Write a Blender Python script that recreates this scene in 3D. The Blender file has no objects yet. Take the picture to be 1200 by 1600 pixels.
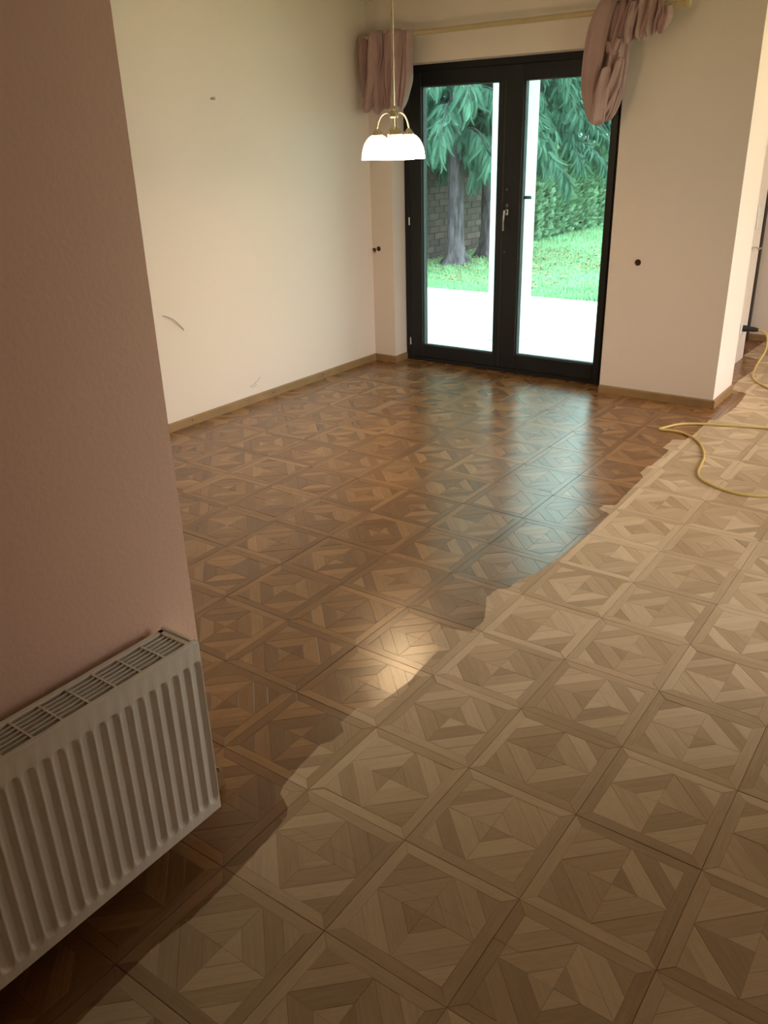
import bpy, bmesh, math, random
import numpy as np
from mathutils import Vector, Matrix, Euler
random.seed(7); RNG = np.random.default_rng(7)
SC = bpy.context.scene
COL = SC.collection
S = 0.32                       # metres per parquet panel; the layout below is written in panel units
PI = math.pi

# ------------------------------------------------------------------ camera, world, lights, exposure
cam_data = bpy.data.cameras.new('camera')
cam = bpy.data.objects.new('camera', cam_data); COL.objects.link(cam)
cam_data.sensor_fit = 'VERTICAL'; cam_data.sensor_height = 36.0
cam_data.lens = 1303.2 * 36 / 1600
cam_data.clip_start = 0.02; cam_data.clip_end = 300
_a, _b, _c = 0.63118021, 1.15343757, -0.02876637
cam.matrix_world = (Matrix.Translation(Vector((3.85243, -5.05334, 5.02743)) * S)
                    @ Matrix.Rotation(_a, 4, 'Z') @ Matrix.Rotation(_b, 4, 'X') @ Matrix.Rotation(_c, 4, 'Z'))
SC.camera = cam

SKY = (1.0, 0.95, 0.89); SKY_STRENGTH = 8.0
world = bpy.data.worlds.new('overcast_sky'); SC.world = world
world.use_nodes = True
_bg = world.node_tree.nodes['Background']
_bg.inputs[0].default_value = (*SKY, 1); _bg.inputs[1].default_value = SKY_STRENGTH

def portal(name, loc, rot, sx, sy):
    l = bpy.data.lights.new(name, 'AREA'); l.shape = 'RECTANGLE'; l.size = sx * S; l.size_y = sy * S
    l.cycles.is_portal = True
    o = bpy.data.objects.new(name, l); COL.objects.link(o)
    o.location = Vector(loc) * S; o.rotation_euler = rot
portal('sky_portal', (-5.3, 12.75, 3.3), (-PI / 2, 0, 0), 5.4, 6.6)
portal('sky_portal', (6.25, 12.0, 3.5), (0, PI / 2, 0), 6.4, 6.0)
portal('sky_portal', (6.25, 4.75, 3.5), (0, PI / 2, 0), 6.4, 4.1)

LAMP_COL = (1.0, 0.66, 0.34); LAMP_W = 1.2; SHADE_GLOW = 18.0; CEIL_GLOW = 28.0
SC.view_settings.view_transform = 'Standard'
SC.view_settings.look = 'None'
SC.view_settings.gamma = 1.0
SC.view_settings.use_curve_mapping = False
SC.view_settings.exposure = 0.0
try: SC.cycles.use_denoising = True
except Exception: pass

# ------------------------------------------------------------------ helpers
ORG = {}
class MB:
    def __init__(s): s.v = []; s.f = []; s.m = []; s.uv = []
    def add(s, vs, fs, mi=0):
        n = len(s.v); s.v += [tuple(map(float, v)) for v in vs]
        s.f += [tuple(i + n for i in f) for f in fs]; s.m += [mi] * len(fs)
        return s
    def box(s, x0, x1, y0, y1, z0, z1, bev=0.0, mi=0, seg=1):
        if bev <= 0:
            return s.add([(x0,y0,z0),(x1,y0,z0),(x1,y1,z0),(x0,y1,z0),(x0,y0,z1),(x1,y0,z1),(x1,y1,z1),(x0,y1,z1)],
                         [(0,3,2,1),(4,5,6,7),(0,1,5,4),(1,2,6,5),(2,3,7,6),(3,0,4,7)], mi)
        bm = bmesh.new(); bmesh.ops.create_cube(bm, size=1)
        for v in bm.verts:
            v.co = Vector(((x0+x1)/2 + v.co.x*(x1-x0), (y0+y1)/2 + v.co.y*(y1-y0), (z0+z1)/2 + v.co.z*(z1-z0)))
        bmesh.ops.bevel(bm, geom=list(bm.edges), offset=bev, segments=seg, affect='EDGES', profile=0.6)
        bm.verts.index_update()
        s.add([v.co[:] for v in bm.verts], [[v.index for v in f.verts] for f in bm.faces], mi); bm.free()
        return s
    def lathe(s, prof, c=(0,0,0), n=32, axis='Z', mi=0, closed=False):
        vs = []; fs = []
        for r, h in prof:
            for k in range(n):
                a = 2*PI*k/n; x, y = r*math.cos(a), r*math.sin(a)
                p = {'Z': (x, y, h), 'Y': (x, h, -y), 'X': (h, x, y)}[axis]
                vs.append((c[0]+p[0], c[1]+p[1], c[2]+p[2]))
        m = len(prof); rng = m if closed else m - 1
        for i in range(rng):
            for k in range(n):
                k2 = (k+1) % n; i2 = (i+1) % m
                fs.append((i*n+k, i*n+k2, i2*n+k2, i2*n+k))
        return s.add(vs, fs, mi)
    def tube(s, pts, r, n=10, mi=0, caps=True):
        pts = [Vector(p) for p in pts]; vs = []; fs = []
        rr = r if isinstance(r, (list, tuple)) else [r]*len(pts)
        t0 = (pts[1]-pts[0]).normalized(); up = Vector((0,0,1)) if abs(t0.z) < .9 else Vector((1,0,0))
        nrm = t0.cross(up).normalized()
        for i, p in enumerate(pts):
            t = (pts[min(i+1, len(pts)-1)] - pts[max(i-1, 0)]).normalized()
            nrm = (nrm - t*nrm.dot(t)).normalized(); b = t.cross(nrm)
            for k in range(n):
                a = 2*PI*k/n; vs.append(p + (nrm*math.cos(a) + b*math.sin(a))*rr[i])
        for i in range(len(pts)-1):
            for k in range(n):
                k2 = (k+1) % n; fs.append((i*n+k, i*n+k2, (i+1)*n+k2, (i+1)*n+k))
        if caps:
            fs.append(tuple(reversed(range(n)))); fs.append(tuple((len(pts)-1)*n + k for k in range(n)))
        return s.add(vs, fs, mi)
    def build(s, name, mats, parent=None, org=(0,0,0), smooth=False, fixn=True):
        me = bpy.data.meshes.new(name)
        o3 = np.array(org, float)
        vv = (np.array(s.v, float) - o3) * S
        me.from_pydata(vv.tolist(), [], s.f)
        if not isinstance(mats, (list, tuple)): mats = [mats]
        for m in mats: me.materials.append(m)
        if any(s.m): me.polygons.foreach_set('material_index', s.m)
        if fixn:
            bm = bmesh.new(); bm.from_mesh(me); bmesh.ops.recalc_face_normals(bm, faces=bm.faces); bm.to_mesh(me); bm.free()
        if smooth:
            me.polygons.foreach_set('use_smooth', [True]*len(me.polygons))
            if smooth != True: me.set_sharp_from_angle(angle=math.radians(smooth))
        me.update()
        return link(name, me, parent, org)
def link(name, me, parent=None, org=(0,0,0)):
    o = bpy.data.objects.new(name, me); COL.objects.link(o)
    po = ORG.get(parent.name, (0,0,0)) if parent else (0,0,0)
    o.location = (Vector(org) - Vector(po)) * S
    if parent: o.parent = parent
    ORG[o.name] = tuple(org)
    return o
def empty(name, org): return link(name, None, None, org)
def tag(o, label=None, cat=None, group=None, kind=None):
    if label: o['label'] = label
    if cat: o['category'] = cat
    if group: o['group'] = group
    if kind: o['kind'] = kind
    return o
def struct(o, label=None, cat=None):
    o['kind'] = 'structure'
    return tag(o, label, cat)
def spline(pts, n=8):
    P = [Vector(p) for p in pts]; P = [P[0]*2-P[1]] + P + [P[-1]*2-P[-2]]; out = []
    for i in range(1, len(P)-2):
        for k in range(n):
            t = k/n; a, b, c, d = P[i-1], P[i], P[i+1], P[i+2]
            out.append(0.5*((2*b) + (c-a)*t + (2*a-5*b+4*c-d)*t*t + (3*b-a-3*c+d)*t**3))
    out.append(P[-2]); return out

# ------------------------------------------------------------------ materials
def newmat(name):
    m = bpy.data.materials.new(name); m.use_nodes = True
    nt = m.node_tree; return m, nt, nt.nodes['Principled BSDF'], nt.nodes['Material Output']
def N(nt, typ, **kw):
    n = nt.nodes.new(typ)
    for k, v in kw.items():
        if k in n.inputs: n.inputs[k].default_value = v
        else: setattr(n, k, v)
    return n
def plain(name, col, rough=0.5, metal=0.0, spec=0.5, nscale=None, namt=0.1, bump=0.0, bscale=200.0):
    m, nt, b, out = newmat(name)
    b.inputs['Base Color'].default_value = (*col, 1); b.inputs['Roughness'].default_value = rough
    b.inputs['Metallic'].default_value = metal; b.inputs['Specular IOR Level'].default_value = spec
    tc = N(nt, 'ShaderNodeTexCoord')
    if nscale:
        nz = N(nt, 'ShaderNodeTexNoise', Scale=nscale, Detail=5.0)
        nt.links.new(tc.outputs['Object'], nz.inputs['Vector'])
        mp = N(nt, 'ShaderNodeMapRange'); mp.inputs[3].default_value = 1-namt; mp.inputs[4].default_value = 1+namt
        nt.links.new(nz.outputs['Fac'], mp.inputs[0])
        mx = N(nt, 'ShaderNodeVectorMath', operation='SCALE'); mx.inputs[0].default_value = col
        nt.links.new(mp.outputs[0], mx.inputs['Scale']); nt.links.new(mx.outputs[0], b.inputs['Base Color'])
    if bump:
        nb = N(nt, 'ShaderNodeTexNoise', Scale=bscale, Detail=4.0)
        nt.links.new(tc.outputs['Object'], nb.inputs['Vector'])
        bp = N(nt, 'ShaderNodeBump', Strength=bump, Distance=0.002)
        nt.links.new(nb.outputs['Fac'], bp.inputs['Height']); nt.links.new(bp.outputs[0], b.inputs['Normal'])
    return m
M_WALL = plain('white_wall_paint', (0.80, 0.708, 0.635), 0.85, spec=0.2, nscale=1.5, namt=0.015, bump=0.35, bscale=90)
M_PINK = plain('salmon_wall_paint', (0.82, 0.565, 0.45), 0.85, spec=0.2, nscale=2.0, namt=0.02, bump=0.5, bscale=80)
M_CEIL = plain('ceiling_paint', (0.80, 0.78, 0.74), 0.9, spec=0.1, bump=0.2, bscale=90)
M_FRAME = plain('anthracite_frame', (0.0125, 0.0135, 0.0155), 0.42, spec=0.35, nscale=20, namt=0.05)
M_FRAME2 = plain('dark_brown_door_wood', (0.035, 0.024, 0.018), 0.5, nscale=14, namt=0.2)
M_SEAL = plain('pale_glazing_gasket', (0.10, 0.12, 0.13), 0.6)
M_STEEL = plain('brushed_steel', (0.62, 0.60, 0.56), 0.3, metal=1.0, nscale=60, namt=0.06)
M_STEEL2 = plain('worn_steel', (0.40, 0.37, 0.34), 0.38, metal=1.0)
M_BRASS = plain('antique_nickel', (0.50, 0.43, 0.30), 0.26, metal=1.0, nscale=30, namt=0.08)
M_RAD = plain('white_radiator_enamel', (0.86, 0.84, 0.77), 0.35, spec=0.5, bump=0.05, bscale=300)
M_RADIN = plain('dark_radiator_interior', (0.05, 0.045, 0.04), 0.9)
M_BASE = plain('oak_baseboard', (0.30, 0.185, 0.085), 0.45, nscale=9, namt=0.25, bump=0.1, bscale=60)
M_ROD = plain('cream_wooden_rod', (0.52, 0.40, 0.22), 0.5, nscale=12, namt=0.15)
M_BLACK = plain('black_rubber', (0.012, 0.012, 0.013), 0.5)
M_CORD = plain('yellow_cord_sheath', (0.62, 0.46, 0.16), 0.42, nscale=40, namt=0.1)
M_PLASTIC = plain('white_switch_plastic', (0.74, 0.72, 0.70), 0.35)
M_HOLE = plain('rusty_wall_box', (0.055, 0.022, 0.010), 0.9, nscale=50, namt=0.5)
M_WIRE = plain('grey_wire', (0.42, 0.38, 0.34), 0.6)
M_WIRE2 = plain('plaster_grey_wire', (0.55, 0.48, 0.42), 0.7)
M_POST = plain('white_render', (0.90, 0.90, 0.89), 0.85, bump=0.2)
M_TERR = plain('pale_terrace_stone', (0.80, 0.79, 0.77), 0.8, nscale=4, namt=0.08, bump=0.3, bscale=60)
M_MAT = plain('coir_doormat', (0.16, 0.11, 0.08), 0.95, nscale=80, namt=0.4, bump=0.8, bscale=200)
M_ROOF = plain('grey_roof_tiles', (0.25, 0.22, 0.22), 0.8)
M_WIN = plain('window_glass_far', (0.12, 0.16, 0.19), 0.1)
M_LEAF = plain('cypress_foliage', (0.070, 0.140, 0.095), 0.7, spec=0.2, nscale=4.0, namt=0.6)
M_HEDGE = plain('hedge_foliage', (0.25, 0.36, 0.22), 0.7, spec=0.2, nscale=4.0, namt=0.5)
M_DRY = plain('dry_leaf', (0.33, 0.25, 0.12), 0.8, nscale=6, namt=0.5)
M_PALE = plain('pale_paper', (0.85, 0.80, 0.66), 0.8)
M_MORTAR = plain('dark_mortar', (0.05, 0.03, 0.026), 0.95, nscale=10, namt=0.3)

def mat_brick():
    m, nt, b, out = newmat('brown_brick'); b.inputs['Roughness'].default_value = 0.9
    oi = N(nt, 'ShaderNodeObjectInfo'); tc = N(nt, 'ShaderNodeTexCoord')
    nz = N(nt, 'ShaderNodeTexNoise', Scale=12.0, Detail=6.0); nt.links.new(tc.outputs['Object'], nz.inputs['Vector'])
    ad = N(nt, 'ShaderNodeMath', operation='ADD'); nt.links.new(oi.outputs['Random'], ad.inputs[0]); nt.links.new(nz.outputs['Fac'], ad.inputs[1])
    r = N(nt, 'ShaderNodeValToRGB'); r.color_ramp.elements[0].position = 0.3; r.color_ramp.elements[0].color = (0.045, 0.023, 0.020, 1)
    r.color_ramp.elements[1].position = 1.0; r.color_ramp.elements[1].color = (0.125, 0.064, 0.052, 1)
    ml = N(nt, 'ShaderNodeMath', operation='MULTIPLY'); ml.inputs[1].default_value = 0.55
    nt.links.new(ad.outputs[0], ml.inputs[0]); nt.links.new(ml.outputs[0], r.inputs[0]); nt.links.new(r.outputs[0], b.inputs['Base Color'])
    return m
M_BRICK = mat_brick()

def mat_bark():
    m, nt, b, out = newmat('grey_cypress_bark'); b.inputs['Roughness'].default_value = 0.95
    tc = N(nt, 'ShaderNodeTexCoord'); mp = N(nt, 'ShaderNodeMapping'); mp.inputs['Scale'].default_value = (1, 1, 0.22)
    nt.links.new(tc.outputs['Object'], mp.inputs[0])
    nz = N(nt, 'ShaderNodeTexNoise', Scale=14.0, Detail=7.0, Roughness=0.65); nt.links.new(mp.outputs[0], nz.inputs['Vector'])
    r = N(nt, 'ShaderNodeValToRGB'); e = r.color_ramp.elements
    e[0].position = 0.36; e[0].color = (0.03, 0.018, 0.021, 1); e[1].position = 0.68; e[1].color = (0.21, 0.14, 0.165, 1)
    nt.links.new(nz.outputs['Fac'], r.inputs[0]); nt.links.new(r.outputs[0], b.inputs['Base Color'])
    bp = N(nt, 'ShaderNodeBump', Strength=1.0, Distance=0.02); nt.links.new(nz.outputs['Fac'], bp.inputs['Height']); nt.links.new(bp.outputs[0], b.inputs['Normal'])
    return m
M_BARK = mat_bark()

def mat_lawn():
    m, nt, b, out = newmat('lawn'); b.inputs['Roughness'].default_value = 0.95
    tc = N(nt, 'ShaderNodeTexCoord')
    nz = N(nt, 'ShaderNodeTexNoise', Scale=1.6, Detail=8.0, Roughness=0.7); nt.links.new(tc.outputs['Object'], nz.inputs['Vector'])
    r = N(nt, 'ShaderNodeValToRGB'); e = r.color_ramp.elements
    e[0].position = 0.35; e[0].color = (0.25, 0.24, 0.10, 1); e[1].position = 0.62; e[1].color = (0.24, 0.42, 0.22, 1)
    nt.links.new(nz.outputs['Fac'], r.inputs[0]); nt.links.new(r.outputs[0], b.inputs['Base Color'])
    bp = N(nt, 'ShaderNodeBump', Strength=0.8, Distance=0.03); n2 = N(nt, 'ShaderNodeTexNoise', Scale=40.0); nt.links.new(tc.outputs['Object'], n2.inputs['Vector'])
    nt.links.new(n2.outputs['Fac'], bp.inputs['Height']); nt.links.new(bp.outputs[0], b.inputs['Normal'])
    return m
M_LAWN = mat_lawn()
M_GRASS = plain('grass_blades', (0.25, 0.42, 0.22), 0.85, nscale=2.0, namt=0.5)

def mat_glass(name, tint):
    m = bpy.data.materials.new(name); m.use_nodes = True; nt = m.node_tree; nt.nodes.clear()
    out = N(nt, 'ShaderNodeOutputMaterial'); tr = N(nt, 'ShaderNodeBsdfTransparent'); gl = N(nt, 'ShaderNodeBsdfGlossy')
    tr.inputs[0].default_value = (*tint, 1); gl.inputs['Roughness'].default_value = 0.02
    fr = N(nt, 'ShaderNodeFresnel'); fr.inputs[0].default_value = 1.35
    mx = N(nt, 'ShaderNodeMixShader'); nt.links.new(fr.outputs[0], mx.inputs[0]); nt.links.new(tr.outputs[0], mx.inputs[1]); nt.links.new(gl.outputs[0], mx.inputs[2])
    nt.links.new(mx.outputs[0], out.inputs[0]); return m
M_GLASS = mat_glass('cool_light_cast_double_glazing', (0.70, 0.93, 0.95))  # cool cast of the outdoor light is put into the glass tint
M_GLASS2 = mat_glass('clear_window_glass', (0.97, 0.97, 0.96))

def mat_shade():
    m, nt, b, out = newmat('lit_opal_glass'); b.inputs['Base Color'].default_value = (0.9, 0.85, 0.75, 1)
    b.inputs['Roughness'].default_value = 0.25
    b.inputs['Emission Color'].default_value = (1.0, 0.72, 0.42, 1); b.inputs['Emission Strength'].default_value = SHADE_GLOW
    return m
M_SHADE = mat_shade()
M_CEILGLOW = plain('lit_ceiling_glass', (0.9, 0.86, 0.78), 0.3); _b = M_CEILGLOW.node_tree.nodes['Principled BSDF']
_b.inputs['Emission Color'].default_value = (1.0, 0.73, 0.46, 1); _b.inputs['Emission Strength'].default_value = CEIL_GLOW
M_BULB = plain('lit_bulb', (1, 1, 1)); _b = M_BULB.node_tree.nodes['Principled BSDF']
_b.inputs['Emission Color'].default_value = (1, 0.82, 0.55, 1); _b.inputs['Emission Strength'].default_value = 40

def mat_cloth():
    m, nt, b, out = newmat('dusty_pink_cloth'); b.inputs['Roughness'].default_value = 0.75
    b.inputs['Sheen Weight'].default_value = 0.25; b.inputs['Sheen Roughness'].default_value = 0.4
    tc = N(nt, 'ShaderNodeTexCoord'); nz = N(nt, 'ShaderNodeTexNoise', Scale=6.0, Detail=3.0); nt.links.new(tc.outputs['Object'], nz.inputs['Vector'])
    r = N(nt, 'ShaderNodeValToRGB'); e = r.color_ramp.elements
    e[0].position = 0.3; e[0].color = (0.37, 0.235, 0.225, 1); e[1].position = 0.75; e[1].color = (0.46, 0.31, 0.30, 1)
    nt.links.new(nz.outputs['Fac'], r.inputs[0]); nt.links.new(r.outputs[0], b.inputs['Base Color'])
    wv = N(nt, 'ShaderNodeTexNoise', Scale=500.0); nt.links.new(tc.outputs['Object'], wv.inputs['Vector'])
    bp = N(nt, 'ShaderNodeBump', Strength=0.15, Distance=0.001); nt.links.new(wv.outputs['Fac'], bp.inputs['Height']); nt.links.new(bp.outputs[0], b.inputs['Normal'])
    return m
M_CLOTH = mat_cloth()

# varnish front on the parquet: x of the edge (panel units) as a function of y
VARN = [(-4,.14),(-3.4,.138),(-2.77,.108),(-2.45,.150),(-2.09,.138),(-1.62,.10),(-1.34,.06),(-1.24,-.01),(-1.20,-.15),(-1.06,-.21),(-.80,-.25),(-.44,-.284),(-.40,-.225),(-.20,-.217),
        (-.16,-.33),(.15,-.325),(.20,-.20),(.77,-.144),(1.22,-.187),(1.50,-.20),(1.54,-.386),(1.85,-.386),(1.90,-.09),(2.20,-.086),(2.50,-.22),(2.70,-.326),(2.95,-.32),(3.0,-.205),(3.30,-.20),(3.59,-.089),(4.03,-.05),
        (5.1,.0),(5.80,-.02),(5.84,-.209),(6.08,-.209),(6.12,-.052),(6.83,-.091),(7.50,-.10),(7.54,-.21),(8.0,-.21),(8.04,-.163),(8.90,-.163),(8.94,-.30),(9.5,-.29),(9.55,-.10),(9.99,-.064),(11.0,-.07),(11.04,.05),
        (12.06,.131),(12.7,.10),(13.0,.07),(13.2,.057),(13.25,-.30),(14.15,-.341),(15.3,-.278),(16.34,-.414),(16.42,-.84),(17.9,-.78),(18,-.78)]
def mat_parquet():
    m, nt, b, out = newmat('oak_parquet'); L = nt.links.new
    at = N(nt, 'ShaderNodeAttribute', attribute_name='pid'); oi = N(nt, 'ShaderNodeObjectInfo')
    ge = N(nt, 'ShaderNodeNewGeometry')
    cx = N(nt, 'ShaderNodeCombineXYZ'); L(at.outputs['Fac'], cx.inputs[0]); L(oi.outputs['Random'], cx.inputs[1])
    wn = N(nt, 'ShaderNodeTexWhiteNoise', noise_dimensions='3D'); L(cx.outputs[0], wn.inputs['Vector'])
    # grain in the piece's own direction
    uv = N(nt, 'ShaderNodeUVMap', uv_map='grain')
    off = N(nt, 'ShaderNodeVectorMath', operation='SCALE'); off.inputs['Scale'].default_value = 7.0; L(wn.outputs['Color'], off.inputs[0])
    ad = N(nt, 'ShaderNodeVectorMath', operation='ADD'); L(uv.outputs[0], ad.inputs[0]); L(off.outputs[0], ad.inputs[1])
    mp = N(nt, 'ShaderNodeMapping'); mp.inputs['Scale'].default_value = (3.0, 42.0, 1.0); L(ad.outputs[0], mp.inputs[0])
    g = N(nt, 'ShaderNodeTexNoise', Scale=1.0, Detail=5.0, Roughness=0.6, Distortion=0.6); L(mp.outputs[0], g.inputs['Vector'])
    mp2 = N(nt, 'ShaderNodeMapping'); mp2.inputs['Scale'].default_value = (14.0, 160.0, 1.0); L(ad.outputs[0], mp2.inputs[0])
    g2 = N(nt, 'ShaderNodeTexNoise', Scale=1.0, Detail=3.0); L(mp2.outputs[0], g2.inputs['Vector'])
    # tone 0..1 = piece tone + grain
    t1 = N(nt, 'ShaderNodeMath', operation='MULTIPLY'); t1.inputs[1].default_value = 0.66; L(wn.outputs['Value'], t1.inputs[0])
    t2 = N(nt, 'ShaderNodeMath', operation='MULTIPLY_ADD'); t2.inputs[1].default_value = 0.55; L(g.outputs['Fac'], t2.inputs[0]); L(t1.outputs[0], t2.inputs[2])
    t3 = N(nt, 'ShaderNodeMath', operation='MULTIPLY_ADD'); t3.inputs[1].default_value = 0.22; L(g2.outputs['Fac'], t3.inputs[0]); L(t2.outputs[0], t3.inputs[2])
    t4 = N(nt, 'ShaderNodeMath', operation='SUBTRACT'); t4.inputs[1].default_value = 0.22; L(t3.outputs[0], t4.inputs[0])
    r1 = N(nt, 'ShaderNodeValToRGB'); e = r1.color_ramp.elements          # bare sanded oak
    e[0].position = 0.0; e[0].color = (0.37, 0.265, 0.165, 1); e[1].position = 1.0; e[1].color = (0.72, 0.585, 0.42, 1)
    x = e.new(0.5); x.color = (0.52, 0.395, 0.265, 1)
    r2 = N(nt, 'ShaderNodeValToRGB'); e = r2.color_ramp.elements          # varnished oak
    e[0].position = 0.0; e[0].color = (0.135, 0.058, 0.019, 1); e[1].position = 1.0; e[1].color = (0.36, 0.190, 0.076, 1)
    x = e.new(0.5); x.color = (0.215, 0.098, 0.032, 1)
    L(t4.outputs[0], r1.inputs[0]); L(t4.outputs[0], r2.inputs[0])
    # varnish mask
    sp = N(nt, 'ShaderNodeSeparateXYZ'); L(ge.outputs['Position'], sp.inputs[0])
    ym = N(nt, 'ShaderNodeMapRange'); ym.inputs[1].default_value = -4*S; ym.inputs[2].default_value = 18*S; L(sp.outputs['Y'], ym.inputs[0])
    fc = N(nt, 'ShaderNodeFloatCurve'); cv = fc.mapping.curves[0]
    pts = [((y+4)/22, 0.5+x_*0.5) for y, x_ in VARN]
    cv.points[0].location = pts[0]; cv.points[1].location = pts[-1]
    for p in pts[1:-1]: cv.points.new(*p)
    for p in cv.points: p.handle_type = 'VECTOR'
    fc.mapping.update(); L(ym.outputs[0], fc.inputs['Value'])
    xb = N(nt, 'ShaderNodeMath', operation='MULTIPLY_ADD'); xb.inputs[1].default_value = 2*S; xb.inputs[2].default_value = -S; L(fc.outputs[0], xb.inputs[0])
    wob = N(nt, 'ShaderNodeTexNoise', Scale=22.0, Detail=2.0); L(ge.outputs['Position'], wob.inputs['Vector'])
    xw = N(nt, 'ShaderNodeMath', operation='MULTIPLY_ADD'); xw.inputs[1].default_value = 0.009; L(wob.outputs['Fac'], xw.inputs[0]); L(xb.outputs[0], xw.inputs[2])
    df = N(nt, 'ShaderNodeMath', operation='SUBTRACT'); L(xw.outputs[0], df.inputs[0]); L(sp.outputs['X'], df.inputs[1])
    mk = N(nt, 'ShaderNodeMapRange'); mk.inputs[1].default_value = 0.003; mk.inputs[2].default_value = 0.006; L(df.outputs[0], mk.inputs[0])
    mc = N(nt, 'ShaderNodeMix', data_type='RGBA'); L(mk.outputs[0], mc.inputs['Factor']); L(r1.outputs[0], mc.inputs[6]); L(r2.outputs[0], mc.inputs[7])
    L(mc.outputs[2], b.inputs['Base Color'])
    mr = N(nt, 'ShaderNodeMapRange'); mr.inputs[3].default_value = 0.62; mr.inputs[4].default_value = 0.265; L(mk.outputs[0], mr.inputs[0]); L(mr.outputs[0], b.inputs['Roughness'])
    ms = N(nt, 'ShaderNodeMapRange'); ms.inputs[3].default_value = 0.25; ms.inputs[4].default_value = 0.82; L(mk.outputs[0], ms.inputs[0]); L(ms.outputs[0], b.inputs['Specular IOR Level'])
    bp = N(nt, 'ShaderNodeBump', Strength=0.10, Distance=0.001); L(g2.outputs['Fac'], bp.inputs['Height']); L(bp.outputs[0], b.inputs['Normal'])
    return m
M_PARQ = mat_parquet()
M_SUB = plain('dark_subfloor', (0.09, 0.055, 0.03), 0.9)

# ------------------------------------------------------------------ room shell (panel units)
ZC = 7.8
XL0, XL1 = -8.60, -8.55         # the left wall is a touch out of square: x at y=-1.4 and y=11.75
YF = 11.75                      # inner face of the back wall
YD = 12.22                      # room side of the french door
def xleft(y): return XL0 + (XL1-XL0)*(y+1.4)/(YF+1.4)
def wall(name, boxes, mat, label=None):
    m = MB()
    for b in boxes: m.box(*b)
    return struct(m.build(name, mat), label)
m = MB()
m.add([(xleft(-1.8),-1.8,-.1),(xleft(12.9),12.9,-.1),(xleft(12.9)-.6,12.9,-.1),(xleft(-1.8)-.6,-1.8,-.1),
       (xleft(-1.8),-1.8,ZC),(xleft(12.9),12.9,ZC),(xleft(12.9)-.6,12.9,ZC),(xleft(-1.8)-.6,-1.8,ZC)],
      [(0,1,2,3),(4,5,6,7),(0,1,5,4),(1,2,6,5),(2,3,7,6),(3,0,4,7)])
wall_left = struct(m.build('wall_left', M_WALL), 'long white plastered wall to the left of the glass door')
wall_back = wall('wall_back', [(-9.0,-7.93,YF,12.9,-.1,ZC), (-7.93,-2.62,YF,12.9,6.55,ZC)], M_WALL, 'white wall above and left of the glass door')
wall_pier = wall('wall_back_right', [(-2.62,-.25,YF,13.10,-.1,ZC)], M_WALL, 'white pier right of the glass door with a drilled hole')
wall_hall = wall('wall_hall', [(-1.5,-.81,13.10,16.3,-.1,ZC), (-2.1,-1.5,13.10,18.9,-.1,ZC)], M_WALL, 'bright white hall wall behind the pier with switches and socket')
wall_end = wall('wall_end', [(-2.1,6.6,18.4,18.9,-.1,ZC)], M_WALL, 'greyish wall at the far end of the hall')
wall_right = wall('wall_right', [(6.0,6.6,-9.4,2.7,-.1,ZC),(6.0,6.6,6.8,9.0,-.1,ZC),(6.0,6.6,2.7,6.8,6.7,ZC),(6.0,6.6,2.7,6.8,-.1,.25),(6.0,6.6,15.0,18.9,-.1,ZC),(6.0,6.6,9.0,15.0,6.7,ZC),(6.0,6.6,9.0,15.0,-.1,.25)], M_PINK)
wall_camera = wall('wall_rear', [(-1.3,6.6,-9.4,-9.0,-.1,ZC)], M_PINK)
wall_near = wall('wall_near', [(-1.3,-.69,-9.0,-1.385,-.1,ZC), (-9.2,-1.3,-1.95,-1.385,-.1,ZC)], M_PINK, 'salmon pink wall end carrying the radiator')
ceiling = wall('ceiling', [(-9.4,6.6,-9.4,18.9,ZC,ZC+.3)], M_CEIL, 'white ceiling')

# ------------------------------------------------------------------ parquet floor: floor > parquet_panel > pieces
GZ = 0.010
sub = MB(); sub.box(-9.2, 6.4, -9.2, 12.9, -.3, -GZ-.004); sub.box(-2.0, 6.4, 12.9, 18.6, -.3, -GZ-.004)
floor = struct(sub.build('floor', M_SUB), 'square patterned oak parquet floor, left part freshly varnished, right part bare')
REG = [(-8.55,6.0,-1.385,YF), (-.69,6.0,-9.0,-1.385), (-7.93,-2.62,YF,YD+.1), (-.25,6.0,YF,13.10), (-.81,6.0,13.10,16.3), (-1.5,6.0,16.3,18.4)]
def clip(poly, n, d):                           # keep n.p <= d
    out = []
    for i in range(len(poly)):
        a, b = poly[i], poly[(i+1) % len(poly)]
        da, db = n[0]*a[0]+n[1]*a[1]-d, n[0]*b[0]+n[1]*b[1]-d
        if da <= 1e-9: out.append(a)
        if (da < -1e-9 and db > 1e-9) or (da > 1e-9 and db < -1e-9):
            t = da/(da-db); out.append((a[0]+(b[0]-a[0])*t, a[1]+(b[1]-a[1])*t))
    res = []
    for p in out:
        if not res or math.dist(p, res[-1]) > 1e-6: res.append(p)
    if len(res) > 1 and math.dist(res[0], res[-1]) < 1e-6: res.pop()
    return res
def area(p): return .5*sum(p[i][0]*p[(i+1)%len(p)][1]-p[(i+1)%len(p)][0]*p[i][1] for i in range(len(p)))
def inset(poly, d):
    if area(poly) < 0: poly = poly[::-1]
    out = poly
    for i in range(len(poly)):
        a, b = poly[i], poly[(i+1) % len(poly)]; L = math.dist(a, b)
        if L < 1e-6: continue
        n = ((b[1]-a[1])/L, -(b[0]-a[0])/L)
        out = clip(out, n, n[0]*a[0]+n[1]*a[1]-d)
        if len(out) < 3: return []
    return out
PIECES = []                                      # (name, polygon, grain angle)
H, I = .4984, .402
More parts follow.
